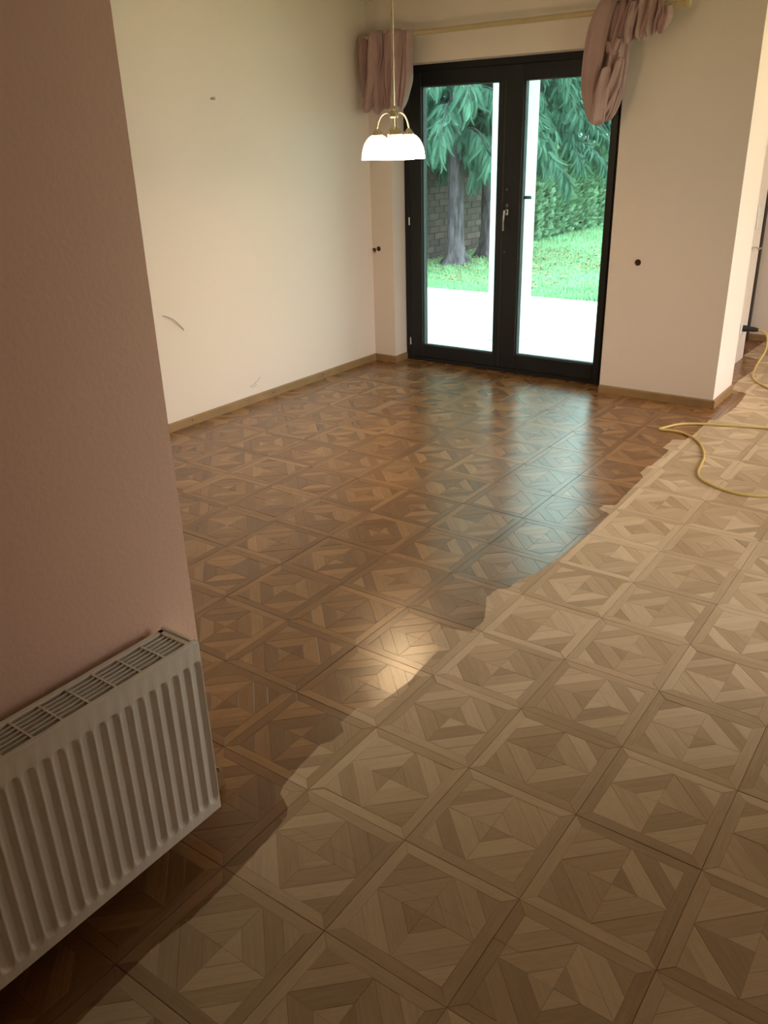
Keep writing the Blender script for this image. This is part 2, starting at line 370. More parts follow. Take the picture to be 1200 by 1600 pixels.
for k in range(4):
    a = k*PI/2; c, s_ = round(math.cos(a)), round(math.sin(a)); R2 = lambda p: (c*p[0]-s_*p[1], s_*p[0]+c*p[1])
    PIECES.append(('border_strip', [R2(p) for p in [(-H,-H),(H,-H),(I,-I),(-I,-I)]], a))
    q = [R2(p) for p in [(0,0),(I,0),(I,I),(0,I)]]
    nx, ny = R2((1,1)); bands = [0,.19,.41,.60,2*I]
    for w, nm in enumerate(['centre_triangle','inner_strip','outer_strip','corner_triangle']):
        pl = clip(clip(q, (nx,ny), bands[w+1]), (-nx,-ny), -bands[w])
        PIECES.append((nm, pl, a - PI/4))
PIECES = [(n, inset(p, .0006), g) for n, p, g in PIECES]
def piece_mesh(name, items):                     # items: (polygon, grain angle, pid, centre for uv, tilt)
    vs, fs, uvs, pid = [], [], [], []
    for poly, g, i, tilt in items:
        if area(poly) < 0: poly = poly[::-1]
        n = len(poly); b = len(vs); cx = sum(p[0] for p in poly)/n; cy = sum(p[1] for p in poly)/n
        bev = inset(poly, .0016)
        use = len(bev) == n
        for p in poly: vs.append((p[0]*S, p[1]*S, (-.0010 if use else 0)*S + tilt[2]*S + (tilt[0]*(p[0]-cx)+tilt[1]*(p[1]-cy))*S))
        for p in poly: vs.append((p[0]*S, p[1]*S, -GZ*S))
        top = list(range(b, b+n))
        if use:
            for p in bev: vs.append((p[0]*S, p[1]*S, tilt[2]*S + (tilt[0]*(p[0]-cx)+tilt[1]*(p[1]-cy))*S))
            # match bevel ring order by nearest vertex
            ring = [min(range(n), key=lambda j: math.dist(bev[j], poly[q])) for q in range(n)]
            if len(set(ring)) == n:
                fs.append([b+2*n+ring[q] for q in range(n)])
                for q in range(n): fs.append([b+q, b+(q+1)%n, b+2*n+ring[(q+1)%n], b+2*n+ring[q]])
                cnt = n+1
            else: fs.append(top); cnt = 1
        else: fs.append(top); cnt = 1
        for q in range(n): fs.append([b+q, b+n+q, b+n+(q+1)%n, b+(q+1)%n]); cnt += 1
        pid += [i]*cnt
        cg, sg = math.cos(g), math.sin(g)
        for f in fs[-cnt:]:
            for v in f:
                x, y = vs[v][0]/S, vs[v][1]/S; uvs += [cg*x+sg*y, -sg*x+cg*y]
    me = bpy.data.meshes.new(name); me.from_pydata(vs, [], fs)
    me.materials.append(M_PARQ)
    ul = me.uv_layers.new(name='grain'); ul.data.foreach_set('uv', uvs)
    at = me.attributes.new('pid', 'FLOAT', 'FACE'); at.data.foreach_set('value', [float(x) for x in pid])
    me.update(); return me
def rt(): return (random.gauss(0,.0022), random.gauss(0,.0022), random.uniform(-.0009,.0009))
Rc = np.array(cam.matrix_world.to_3x3()); Cc = np.array(cam.matrix_world.translation)/S
def project(p):
    q = Rc.T @ (np.array(p, float)-Cc)
    if q[2] > -.05: return None
    return (600+1303.2*q[0]/-q[2], 800-1303.2*q[1]/-q[2])
seen, rest = [], []
for i in range(-9, 19):
    for j in range(-9, 6):
        parts = []
        for r in REG:
            x0, x1, y0, y1 = max(r[0], j), min(r[1], j+1), max(r[2], i), min(r[3], i+1)
            if x1-x0 > .02 and y1-y0 > .02: parts.append((x0-j-.5, x1-j-.5, y0-i-.5, y1-i-.5))
        if not parts: continue
        pp = [project((j+u, i+w, 0)) for u in (0,.5,1) for w in (0,.5,1)]
        vis = any(p and -20 < p[0] < 1220 and -20 < p[1] < 1620 for p in pp)
        # panels wholly behind the pink wall end cannot be seen
        if vis:
            ok = False
            for u in (0,.5,1):
                for w in (0,.5,1):
                    x, y = j+u, i+w
                    if x > -.69: ok = True; continue
                    t = (-.69-Cc[0])/(x-Cc[0]); yc = Cc[1]+t*(y-Cc[1])
                    if yc > -1.4: ok = True
            vis = ok
        full = len(parts) == 1 and parts[0] == (-.5,.5,-.5,.5)
        ar = 0
        if vis and all(p is not None for p in pp):
            qd = [pp[0], pp[2], pp[8], pp[6]]; ar = abs(area(qd))
        (seen if vis else rest).append((ar, i, j, parts, full))
seen.sort(reverse=True)
base = [piece_mesh(n, [(p, g, k, (0,0,0))]) for k, (n, p, g) in enumerate(PIECES)]
bm_ = MB(); bm_.box(-.498,.498,-.498,.498,-GZ-.004,-GZ+.001); tmp = bm_.build('panel_backing', M_SUB); BACK = tmp.data; bpy.data.objects.remove(tmp)
variants = [piece_mesh('parquet_panel', [(p, g, k, rt()) for k, (n, p, g) in enumerate(PIECES)]) for _ in range(8)]
def clipped(parts):
    items = []
    for (x0,x1,y0,y1) in parts:
        for k, (n, p, g) in enumerate(PIECES):
            q = clip(clip(clip(clip(p,(1,0),x1),(-1,0),-x0),(0,1),y1),(0,-1),-y0)
            if len(q) >= 3 and abs(area(q)) > 1e-5: items.append((q, g, k, rt()))
    return items
npieces = 0
for ar, i, j, parts, full in seen:
    org = (j+.5, i+.5, 0)
    if full and npieces < 75:
        pn = link('parquet_panel', BACK, floor, org); npieces += 1
        rz = random.uniform(-.0015,.0015); pn.rotation_euler = (0,0,rz)
        for k, (n, p, g) in enumerate(PIECES):
            o = link(n, base[k], pn, org); t = rt()
            o.rotation_euler = (t[1], -t[0], 0); o.location = (0,0,t[2]*S)
    elif full:
        pn = link('parquet_panel', random.choice(variants), floor, org)
    else:
        pn = link('parquet_panel', piece_mesh('parquet_panel', clipped(parts)), floor, org)
items = []
for ar, i, j, parts, full in rest:
    for q, g, k, t in clipped(parts):
        items.append(([(x+j+.5, y+i+.5) for x, y in q], g, k+20*(i*16+j), t))
tag(link('parquet_beyond_view', piece_mesh('parquet_beyond_view', items), floor), kind='stuff')

# ------------------------------------------------------------------ baseboards
BH, BT = .165, .045
def board(m, a, b, side):                        # a->b along the wall foot, side = inward normal
    (x0,y0),(x1,y1) = a, b; nx, ny = side
    prof = [(0,.0),(BT,0),(BT,BH-.02),(BT*.45,BH),(0,BH)]
    vs = [(x+nx*o, y+ny*o, z) for (x,y) in (a,b) for o, z in prof]; n = len(prof)
    m.add(vs, [tuple(range(n)), tuple(range(n,2*n))] + [(k,(k+1)%n,n+(k+1)%n,n+k) for k in range(n)])
m = MB(); board(m, (xleft(-1.385)+.001,-1.385), (xleft(YF)+.001,YF), (1,0)); bl = struct(m.build('baseboard_left', M_BASE), 'oak baseboard along the long white wall')
nb = MB()
for y, z in ((5.55,.10),(7.9,.09),(9.6,.1)):
    nb.lathe([(0,.0),(.014,0),(.014,.006),(0,.006)], (xleft(y)+BT, y, z), 10, 'X')
nb.build('nail_head', M_HOLE, bl, (0,0,0))
m = MB(); board(m, (xleft(YF),YF-.001), (-7.93+BT,YF-.001), (0,-1)); board(m, (-7.929,YF-.04), (-7.929,YD), (1,0)); struct(m.build('baseboard_back', M_BASE), 'short oak baseboard turning into the door recess')
m = MB(); board(m, (-2.62,YF-.001), (-.25+BT,YF-.001), (0,-1)); board(m, (-.249,YF-BT), (-.249,13.10), (1,0)); struct(m.build('baseboard_right', M_BASE), 'oak baseboard wrapped round the white pier')
m = MB(); board(m, (-1.19,18.399), (6.0,18.399), (0,-1)); struct(m.build('baseboard_end', M_BASE), 'oak baseboard at the far end of the hall')
m = MB(); board(m, (-.689,-9.0), (-.689,-1.385-.001+BT), (1,0)); board(m, (-8.6,-1.384), (-.69+BT,-1.384), (0,1)); struct(m.build('baseboard_near', M_BASE), 'dark oak baseboard under the radiator wall')

# ------------------------------------------------------------------ french door (door_1)
d1 = empty('door_1', (-5.3, YD, 0)); struct(d1, 'anthracite double glass door to the terrace')
YB = YD + .32
m = MB()
m.box(-7.93,-7.74,YD+.02,YB,0,6.60,.012); m.box(-2.84,-2.60,YD+.02,YB,0,6.60,.012); m.box(-7.74,-2.84,YD+.02,YB,6.40,6.60,.012); m.box(-7.74,-2.84,YD+.02,YB,0,.10,.012)
fr = m.build('door_frame', M_FRAME, d1, (-5.3,YD,0))
def leaf(x0, x1, gx0, gx1, gz0, gz1, name):
    m = MB(); z0, z1 = .10, 6.42; y0, y1 = YD-.01, YD+.24; o = (x0, YD, 0)
    m.box(x0+.006,gx0,y0,y1,z0,z1,.014); m.box(gx1,x1-.006,y0,y1,z0,z1,.014)
    m.box(gx0-.01,gx1+.01,y0,y1,gz1,z1,.014); m.box(gx0-.01,gx1+.01,y0,y1,z0,gz0,.014)
    lf = m.build(name, M_FRAME, d1, o)
    b = MB(); t = .022
    for (a,c,e,f) in ((gx0,gx0+t,gz0,gz1),(gx1-t,gx1,gz0,gz1),(gx0,gx1,gz0,gz0+t),(gx0,gx1,gz1-t,gz1)): b.box(a,c,y0+.06,y0+.14,e,f,.004)
    b.build('glazing_bead', M_SEAL, lf, o)
    g = MB(); g.box(gx0-.01,gx1+.01,y0+.14,y0+.16,gz0-.01,gz1+.01); g.build('glass_pane', M_GLASS, lf, o)
    return lf, o
lL, oL = leaf(-7.76,-5.34,-7.43,-5.49,.40,6.12,'door_leaf')
lR, oR = leaf(-5.34,-2.83,-4.905,-2.99,.44,6.12,'door_leaf')
m = MB(); m.box(-5.37,-5.31,YD-.025,YD+.02,.12,6.40,.01); m.build('astragal', M_FRAME, lR, oR)
m = MB(); m.box(-5.245,-5.175,YD-.028,YD-.005,3.49,3.62,.012); m.tube([(-5.21,YD-.02,3.57),(-5.21,YD-.13,3.57)],.026,12)
m.tube(spline([(-5.21,YD-.13,3.60),(-5.212,YD-.145,3.5),(-5.216,YD-.15,3.35),(-5.222,YD-.14,3.18)],5),[.022]*10+[.018]*6,12)
tag(m.build('lever_handle', M_STEEL2, lR, oR, smooth=35), 'small steel lever handle hanging straight down')
m = MB(); m.box(-5.235,-5.175,YD-.03,YD-.005,3.66,3.735,.008); m.build('lock_cylinder', M_SEAL, lR, oR)
m = MB(); m.lathe([(0,-.03),(.022,-.03),(.028,-.012),(.03,0)],(-5.22,YD-.008,4.02),14,'Y'); m.build('bolt_cover', M_SEAL, lR, oR, smooth=35)
m = MB(); m.lathe([(0,-.02),(.018,-.02),(.022,0)],(-5.24,YD-.008,2.72),14,'Y'); m.build('bolt_cover', M_SEAL, lR, oR, smooth=35)
m = MB(); m.box(-4.91,-4.75,YD+.22,YD+.36,3.81,3.88,.008); m.build('outside_pull', M_STEEL, lR, oR)
for z in (3.30,.47,6.0):
    m = MB(); m.box(-7.80,-7.765,YD-.03,YD+.02,z-.09,z+.09,.008); m.build('hinge', M_STEEL, lL, oL)
m = MB(); m.box(-7.93,-2.62,YB,12.92,-.1,-.02,.01); m.build('door_sill', M_TERR, d1, (-5.3,YD,0))

# second dark door at the end of the hall (door_2), only its jamb is in view
d2 = empty('door_2', (-1.2,18.3,0)); struct(d2, 'dark brown door frame at the end of the hall')
m = MB(); m.box(-1.31,-1.19,18.22,18.41,0,6.6,.012); m.box(-1.5,-1.31,18.27,18.41,6.35,6.6,.01); m.build('door_frame', M_FRAME2, d2, (-1.2,18.3,0))
m = MB(); m.box(-1.5,-1.31,18.26,18.40,.02,6.35,.01); m.build('door_leaf', M_BLACK, d2, (-1.2,18.3,0))

# window_1: the glazed opening in the right-hand wall (out of frame) that lights the hall
w1 = empty('window_1', (6.3,12.0,.25)); struct(w1)
m = MB()
for (a,b) in ((9.0,9.3),(11.85,12.15),(14.7,15.0)): m.box(6.2,6.45,a,b,.25,6.7,.01)
m.box(6.2,6.45,9.3,14.7,.25,.6,.01); m.box(6.2,6.45,9.3,14.7,6.35,6.7,.01); m.build('window_frame', M_FRAME, w1, (6.3,12.0,.25))
for (a,b) in ((9.3,11.85),(12.15,14.7)):
    m = MB(); m.box(6.31,6.33,a,b,.6,6.35); m.build('glass_pane', M_GLASS2, w1, (6.3,12.0,.25))

w2 = empty('added_window_2', (6.3,4.4,.25)); struct(w2)  # unseen second window, added to brighten the pink wall and nearer floor
m = MB()
for (a,b) in ((2.7,3.0),(6.5,6.8)): m.box(6.2,6.45,a,b,.25,6.7,.01)
m.box(6.2,6.45,3.0,6.5,.25,.6,.01); m.box(6.2,6.45,3.0,6.5,6.35,6.7,.01); m.build('window_frame', M_FRAME, w2, (6.3,4.4,.25))
for (a,b) in ((3.0,6.5),):
    m = MB(); m.box(6.31,6.33,a,b,.6,6.35); m.build('glass_pane', M_GLASS2, w2, (6.3,4.4,.25))
co_ = (2.4,12.7,ZC); clamp = empty('ceiling_lamp', co_); tag(clamp, 'round lit ceiling lamp in the living area right of the view', 'lamp')
m = MB(); m.lathe([(0,ZC-.02),(.62,ZC-.02),(.64,ZC-.06),(.60,ZC-.10),(.58,ZC)],(2.4,12.7,0),36); m.build('metal_rim', M_BRASS, clamp, co_, smooth=35)
m = MB(); m.lathe([(.585,ZC-.08),(.55,ZC-.20),(.44,ZC-.31),(.26,ZC-.38),(0,ZC-.40)],(2.4,12.7,0),36); m.build('glass_bowl', M_CEILGLOW, clamp, co_, smooth=True)

# ------------------------------------------------------------------ radiator
ro = (-.42, -3.6, .26); rad = empty('radiator', ro)
tag(rad, 'white ribbed panel radiator with top grille on the pink wall', 'radiator')
RY0, RY1, RZ0, RZ1, RX0, RX1 = -5.50, -1.735, .262, 1.795, -.585, -.25
m = MB()                                         # front panel with pressed vertical channels
PITCH = .1035; e0, e1 = .12, .10
prof_y = []
cy = RY1-.055
chan = []
while cy > RY0+.06: chan.append(cy); cy -= PITCH
ys = sorted(set([RY0, RY1] + [round(c+d, 5) for c in chan for d in (-.048,-.040,-.030,-.020,-.008,.008,.020,.030,.040,.048)]))
zs = sorted(set([RZ0, RZ1] + [round(RZ0+.085+d,5) for d in (0,.012,.026,.042,.06)] + [round(RZ1-.15-d,5) for d in (0,.012,.026,.042,.06)] + list(np.linspace(RZ0+.2,RZ1-.28,6))))
def depth(y, z):
    c = min(chan, key=lambda q: abs(q-y)); d = abs(y-c)
    ends = min((z-(RZ0+.085)), (RZ1-.15-z))
    if ends < 0: return 0
    rr = .042; q = d
    if ends < rr: q = math.hypot(d, rr-ends)
    return .034*max(0, min(1, (.044-q)/.018))
vs = [(RX1-depth(y,z), y, z) for y in ys for z in zs]; nz = len(zs)
fs = [(a*nz+b,(a+1)*nz+b,(a+1)*nz+b+1,a*nz+b+1) for a in range(len(ys)-1) for b in range(nz-1)]
m.add(vs, fs)
m.add([(RX1,RY0,RZ0),(RX1,RY1,RZ0),(RX1-.05,RY1,RZ0),(RX1-.05,RY0,RZ0)],[(0,1,2,3)])
m.add([(RX1,RY1,RZ0),(RX1,RY1,RZ1),(RX1-.05,RY1,RZ1),(RX1-.05,RY1,RZ0)],[(0,1,2,3)])
m.build('front_panel', M_RAD, rad, ro, smooth=40, fixn=False)
m = MB(); m.box(RX0,RX0+.05,RY0,RY1-.02,RZ0,RZ1-.06,.008); m.build('rear_panel', M_RAD, rad, ro)
m = MB()
for k in range(60):
    y = RY0+.06+k*(RY1-RY0-.12)/59; m.box(RX0+.05,RX1-.06,y-.004,y+.004,RZ0+.05,RZ1-.12)
m.build('convector_fins', M_RADIN, rad, ro)
for yy, s_ in ((RY1,1),(RY0,-1)):
    m = MB(); m.box(RX0-.03,RX1-.052,yy-.04 if s_>0 else yy,yy if s_>0 else yy+.04,RZ0,RZ1+.014,.008); m.build('side_cover', M_RAD, rad, ro)
m = MB(); zt = RZ1                                # grille
m.box(RX0-.02,RX0+.028,RY0+.042,RY1-.042,zt-.03,zt+.004,.005); m.box(RX1-.05,RX1-.003,RY0+.003,RY1-.003,zt-.02,zt+.006,.006)
m.box(RX0-.02,RX1-.04,RY1-.085,RY1-.042,zt-.02,zt+.004,.005); m.box(RX0-.02,RX1-.04,RY0+.042,RY0+.085,zt-.02,zt+.004,.005)
gr = m.build('top_grille', M_RAD, rad, ro)
nb_ = 5; gx0, gx1 = RX0+.028, RX1-.05
for k in range(nb_):
    x = gx0 + (gx1-gx0)*(k+1)/(nb_+1); m = MB(); m.box(x-.005,x+.005,RY0+.07,RY1-.07,zt-.035,zt); m.build('grille_bar', M_RAD, gr, ro)
y = RY1-.075-.20
while y > RY0+.1:
    m = MB(); m.box(gx0-.005,gx1+.005,y-.007,y+.007,zt-.03,zt+.002); m.build('cross_bar', M_RAD, gr, ro); y -= .205
for y in (-2.2,-5.0):
    m = MB(); m.box(-.688,RX0+.01,y-.04,y+.04,RZ0+.15,RZ1-.2,.005); m.build('wall_bracket', M_RAD, rad, ro)

# ------------------------------------------------------------------ pendant lamp
LX, LY = -4.19, 6.5
po = (LX, LY, 5.40); lamp = empty('pendant_lamp', po)
tag(lamp, 'lit pendant lamp with three white glass bells on a long thin rod', 'lamp')
m = MB(); m.tube([(LX,LY,5.5),(LX,LY,ZC-.1)],.021,12); m.lathe([(.027,6.02),(.027,6.12)],(LX,LY,0),12); m.build('rod', M_BRASS, lamp, po, smooth=35)
m = MB(); m.lathe([(0,ZC-.14),(.05,ZC-.14),(.19,ZC-.06),(.20,ZC),(0,ZC)],(LX,LY,0),24); m.build('ceiling_rose', M_BRASS, lamp, po, smooth=35)
m = MB(); m.lathe([(0,5.53),(.05,5.52),(.062,5.49),(.05,5.46),(.062,5.43),(.07,5.40),(.075,5.375),(.055,5.355),(0,5.35)],(LX,LY,0),24); m.build('hub', M_BRASS, lamp, po, smooth=35)
m = MB(); m.lathe([(0,5.36),(.018,5.36),(.018,5.24),(.05,5.235),(.085,5.20),(.105,5.15),(.10,5.10),(.07,5.055),(.03,5.03),(0,5.03)],(LX,LY,0),24); m.build('centre_ball', M_BRASS, lamp, po, smooth=35)
az0 = math.atan2(-5.05-LY, 3.85-LX)
for k in range(3):
    az = az0 + PI/2*0 + math.radians(8) + k*2*PI/3; dx, dy = math.cos(az), math.sin(az); RR = .285
    P = lambda r, z: (LX+dx*r, LY+dy*r, z)
    m = MB(); m.tube(spline([P(.04,5.41),P(.12,5.435),P(.20,5.40),P(.255,5.32),P(.285,5.22),P(.287,5.16)],5),.013,10); arm = m.build('arm', M_BRASS, lamp, po, smooth=40)
    m = MB(); m.lathe([(0,5.215),(.03,5.21),(.05,5.185),(.075,5.16),(.08,5.125),(.06,5.115),(0,5.115)],P(RR,0),20); m.build('socket', M_BRASS, arm, po, smooth=40)
    prof = [(.05,5.13),(.085,5.122),(.125,5.10),(.165,5.06),(.200,5.005),(.226,4.94),(.243,4.87),(.251,4.80),(.254,4.775)]
    prof2 = prof + [(r-.009,z) for r,z in reversed(prof)]
    m = MB(); m.lathe(prof2,P(RR,0),36,closed=True); sh = m.build('glass_shade', M_SHADE, lamp, po, smooth=50)
    m = MB(); m.lathe([(0,5.10),(.035,5.09),(.04,5.04),(.065,4.98),(.07,4.93),(.05,4.88),(0,4.865)],P(RR,0),16); m.build('bulb', M_BULB, sh, po, smooth=True)
    ld = bpy.data.lights.new('lamp_light', 'POINT'); ld.energy = LAMP_W; ld.color = LAMP_COL; ld.shadow_soft_size = .02
    lo = bpy.data.objects.new('lamp_light', ld); COL.objects.link(lo); lo.location = Vector(P(RR,4.835))*S

# ------------------------------------------------------------------ curtain rod and curtains
RZ, RYc = 7.06, 11.37
o_ = (-5.1, RYc, RZ); rod = empty('curtain_rod', o_); tag(rod, 'thin cream curtain rod above the glass door', 'curtain rod')
m = MB(); m.tube([(-8.36,RYc,RZ),(-1.5,RYc,RZ)],.05,14); m.build('pole', M_ROD, rod, o_, smooth=35)
for x, s_ in ((-8.36,-1),(-1.5,1)):
    m = MB(); m.lathe([(0,-.0),(.06,0),(.075,.04),(.06,.09),(0,.10)] if s_>0 else [(0,0),(.045,0),(.06,-.05),(.05,-.08),(0,-.085)],(x,RYc,RZ),16,'X'); m.build('finial', M_ROD, rod, o_, smooth=35)
for x in (-7.88,-1.85):
    m = MB(); m.box(x-.05,x+.05,YF-.03,YF,RZ-.12,RZ+.08,.01); m.tube([(x,YF-.02,RZ),(x,RYc,RZ)],.03,10); m.tube([(x-.03,RYc,RZ),(x+.03,RYc,RZ)],.065,12); m.build('bracket', M_ROD, rod, o_, smooth=35)

def cloth_bag(m, path, widths, depths, seed, ripple=.35, n=84, rings=34, freq=(3,5,8), roundtop=.06, roundbot=.12):
    """a bunch of cloth: a closed, deeply fluted skin swept down a path (x,y,z) and pinched round at both ends"""
    rg = np.random.default_rng(seed); ph = rg.uniform(0, 2*PI, 6); tw = rg.uniform(-1.2,1.2)
    P = spline(path, 12); P = [P[int(round(k*(len(P)-1)/(rings-1)))] for k in range(rings)]
    vs = []
    for i, c in enumerate(P):
        t = i/(rings-1)
        w = np.interp(t, np.linspace(0,1,len(widths)), widths)/2; d = np.interp(t, np.linspace(0,1,len(depths)), depths)/2
        e = 1.0
        if t < roundtop: e = math.sqrt(max(0, 1-(1-t/roundtop)**2))*.94+.06
        if t > 1-roundbot: e = math.sqrt(max(0, 1-((t-1+roundbot)/roundbot)**2))*.96+.04
        for k in range(n):
            a = 2*PI*k/n
            f = 0
            for q, fr_ in enumerate(freq): f += (1-2*abs(((fr_*a+ph[q]+tw*t*(q+1)*.8)/(2*PI)) % 1*2-1))*(.55/(q+1))
            f += .25*math.sin(7*t+ph[4]+a*2)
            rad_ = 1+2.9*ripple*f
            vs.append((c.x + w*e*math.cos(a)*(1+.30*ripple*f), c.y + d*e*math.sin(a)*rad_, c.z + .03*math.sin(a*2+ph[3])*e))
    fs = [(i*n+k, i*n+(k+1)%n, (i+1)*n+(k+1)%n, (i+1)*n+k) for i in range(rings-1) for k in range(n)]
    fs.append(tuple(range(n))); fs.append(tuple((rings-1)*n+k for k in range(n)))
    m.add(vs, fs)
def pl(x, y): return (-8.541+.01459*(x-556), 7.05-.01245*(y-(63-.10*(x-556))))
def pr_(x, y): return (-3.231+.0119*(x-920), 7.03-.0107*(y-(24-.11*(x-920))))
def bag(m, f, pts, w, d, yo, seed, **k):
    sc = .01459 if f is pl else .0121
    cloth_bag(m, [(f(x,y)[0], RYc-yo, f(x,y)[1]) for x, y in pts], [v*sc for v in w], [v*sc for v in d], seed, **k)
m = MB()
bag(m, pl, [(572,58),(571,90),(573,130),(577,168)], [24,24,22,14], [12,12,10,7], .00, 1, ripple=.45, freq=(4,7,11))
bag(m, pl, [(598,48),(597,80),(592,120),(584,150),(577,176)], [22,28,22,20,16], [16,16,14,12,10], .12, 2, ripple=.4, roundtop=.10)
bag(m, pl, [(600,60),(600,100),(598,150),(596,178)], [18,22,22,16], [14,12,12,10], .05, 12, ripple=.4)
bag(m, pl, [(614,52),(613,90),(612,130),(612,168)], [18,16,18,14], [12,12,10,8], .03, 3, ripple=.5, freq=(3,6,9))
bag(m, pl, [(632,46),(633,80),(630,125),(628,168)], [28,30,28,18], [14,18,16,12], .12, 4, ripple=.45, roundtop=.10)
bag(m, pl, [(650,47),(651,80),(649,120),(638,168)], [18,18,18,10], [15,18,16,10], .06, 5, ripple=.4, freq=(2,4,7))
bag(m, pl, [(590,57),(615,54),(652,51)], [8,9,8], [12,14,12], .0, 6, ripple=.2)
cl = m.build('curtain', M_CLOTH, None, (-7.8, RYc, 7.05), smooth=60); tag(cl, 'dusty pink curtain bunched over the left end of the rod', 'curtain', 'bunched pink curtains')
m = MB()
bag(m, pr_, [(956,0),(943,40),(936,90),(934,140),(944,190)], [28,34,32,28,20], [16,18,17,16,12], .12, 21, ripple=.24, freq=(2,3,7), roundbot=.10)
bag(m, pr_, [(985,8),(975,50),(971,95),(968,140),(960,184)], [22,24,26,26,16], [20,18,18,18,12], -.02, 22, ripple=.5, freq=(3,5,8))
bag(m, pr_, [(966,2),(962,50),(956,100),(954,150),(952,186)], [40,46,46,42,24], [18,18,18,16,12], -.02, 31, ripple=.5, freq=(3,5,8))
bag(m, pr_, [(978,55),(968,80),(962,62)], [14,18,14], [14,16,12], .13, 23, ripple=.4, freq=(2,4,7))
bag(m, pr_, [(980,85),(972,125),(958,160),(946,186)], [12,18,20,12], [12,14,14,10], .12, 24, ripple=.35, freq=(2,3,6))
bag(m, pr_, [(962,100),(956,140),(952,192)], [14,22,22], [12,14,14], .20, 30, ripple=.25, freq=(2,3,5))
bag(m, pr_, [(1000,2),(994,25),(990,66)], [24,24,16], [22,20,14], .12, 25, ripple=.4, roundbot=.2)
bag(m, pr_, [(1016,-2),(1012,25),(1006,60)], [24,24,14], [20,20,14], .08, 26, ripple=.4, roundbot=.2)
bag(m, pr_, [(1028,0),(1024,25),(1020,54)], [20,22,14], [20,18,12], .05, 27, ripple=.4, roundbot=.25)
bag(m, pr_, [(1040,8),(1042,28),(1036,50)], [16,20,12], [18,18,12], .08, 28, ripple=.45, roundbot=.3)
bag(m, pr_, [(940,0),(980,-6),(1020,-8),(1044,-2)], [16,24,24,12], [22,24,24,14], .0, 29, ripple=.3)
cr = m.build('curtain', M_CLOTH, None, (-2.4, RYc, 7.05), smooth=60); tag(cr, 'dusty pink curtain knotted into a long loop at the right end of the rod', 'curtain', 'bunched pink curtains')

# ------------------------------------------------------------------ wall fittings and damage
def disc_hole(name, c, r, label, wires=False):
    o = empty(name, c); tag(o, label, 'wall hole')
    m = MB(); m.lathe([(0,-.004),(r*.8,-.004),(r,-.012),(r*1.08,-.004),(r*1.08,.01)], c, 18, 'Y'); m.build('junction_box', M_HOLE, o, c, smooth=40)
    if wires:
        m = MB(); m.tube(spline([(c[0],c[1]-.01,c[2]),(c[0]+.03,c[1]-.09,c[2]-.03),(c[0]+.07,c[1]-.06,c[2]-.075)],5),.008,8); m.build('wire', M_WIRE, o, c, smooth=True)
    return o
disc_hole('cable_hole', (-2.03,YF,2.715), .058, 'single dark round hole in the white pier')
xc = xleft(YF)
disc_hole('cable_hole', (-8.49,YF,2.665), .048, 'left one of two dark holes beside the corner of the long wall', True)
disc_hole('cable_hole', (-8.36,YF,2.70), .052, 'right one of two dark holes, nearer the door recess')
def onleft(y, z, off=0.0): return (xleft(y)+off, y, z)
m = MB(); a = onleft(6.97,5.835); m.tube([a,(a[0]+.07,a[1]-.01,a[2]-.015)],.014,8); m.lathe([(0,.075),(.03,.07),(.03,.06),(0,.055)],a,10,'X'); tag(m.build('wall_nail', M_WIRE, None, a, smooth=35), 'lone nail sticking out high on the long white wall', 'nail')
m = MB(); m.tube(spline([onleft(5.20,2.20,.0),onleft(5.32,2.15,.04),onleft(5.46,2.05,.05),onleft(5.65,1.86,.01)],5),.009,8); tag(m.build('wire_stub', M_WIRE2, None, onleft(5.3,2.2), smooth=True), 'thin grey wire poking out of the long wall beside the pink wall edge', 'wire')

m = MB()
for k, (y0, z0, y1, z1) in enumerate(((7.25,.36,7.50,.44),(7.30,.34,7.46,.37),(7.40,.40,7.58,.50))):
    m.tube(spline([onleft(y0,z0,-.001),onleft((y0+y1)/2,(z0+z1)/2-.015,.0),onleft(y1,z1,-.001)],4),.006,6)
tag(m.build('wall_scuff', M_WIRE, None, onleft(7.4,.4), smooth=True), 'grey scuff marks low on the long white wall above the baseboard', 'scuff')

def plate(y, z, h, w, label, name, rockers):
    c = (-.81,y,z); o = empty(name, c); tag(o, label, 'socket' if name == 'wall_socket' else 'switch')
    m = MB(); m.box(-.81,-.775,y-w/2,y+w/2,z-h/2,z+h/2,.012); m.build('cover_plate', M_PLASTIC, o, c)
    for dz in rockers:
        m = MB()
        if name == 'wall_socket': m.lathe([(0,.035),(.07,.035),(.09,.045),(.095,.04),(.095,.03)],(-.81,y,z+dz),20,'X'); m.build('socket_well', M_PLASTIC, o, c, smooth=40)
        else: m.box(-.78,-.755,y-w*.36,y+w*.36,z+dz-h*.20,z+dz+h*.20,.01); m.build('rocker', M_PLASTIC, o, c)
    return o
plate(15.78,3.28,.50,.26,'white double light switch on the bright hall wall','light_switch',(.125,-.125))
plate(15.72,.82,.27,.27,'white wall socket low on the hall wall with the black plug in it','wall_socket',(0,))
m = MB(); m.tube(spline([(-.81,15.6,2.64),(-.70,15.6,2.645),(-.66,15.6,2.60)],4),.018,8); m.tube([(-.67,15.60,2.61),(-.64,15.80,2.625)],.018,8); tag(m.build('wall_hook', M_STEEL, None, (-.81,15.6,2.63), smooth=40), 'small metal hook on the hall wall below the light switch', 'hook')

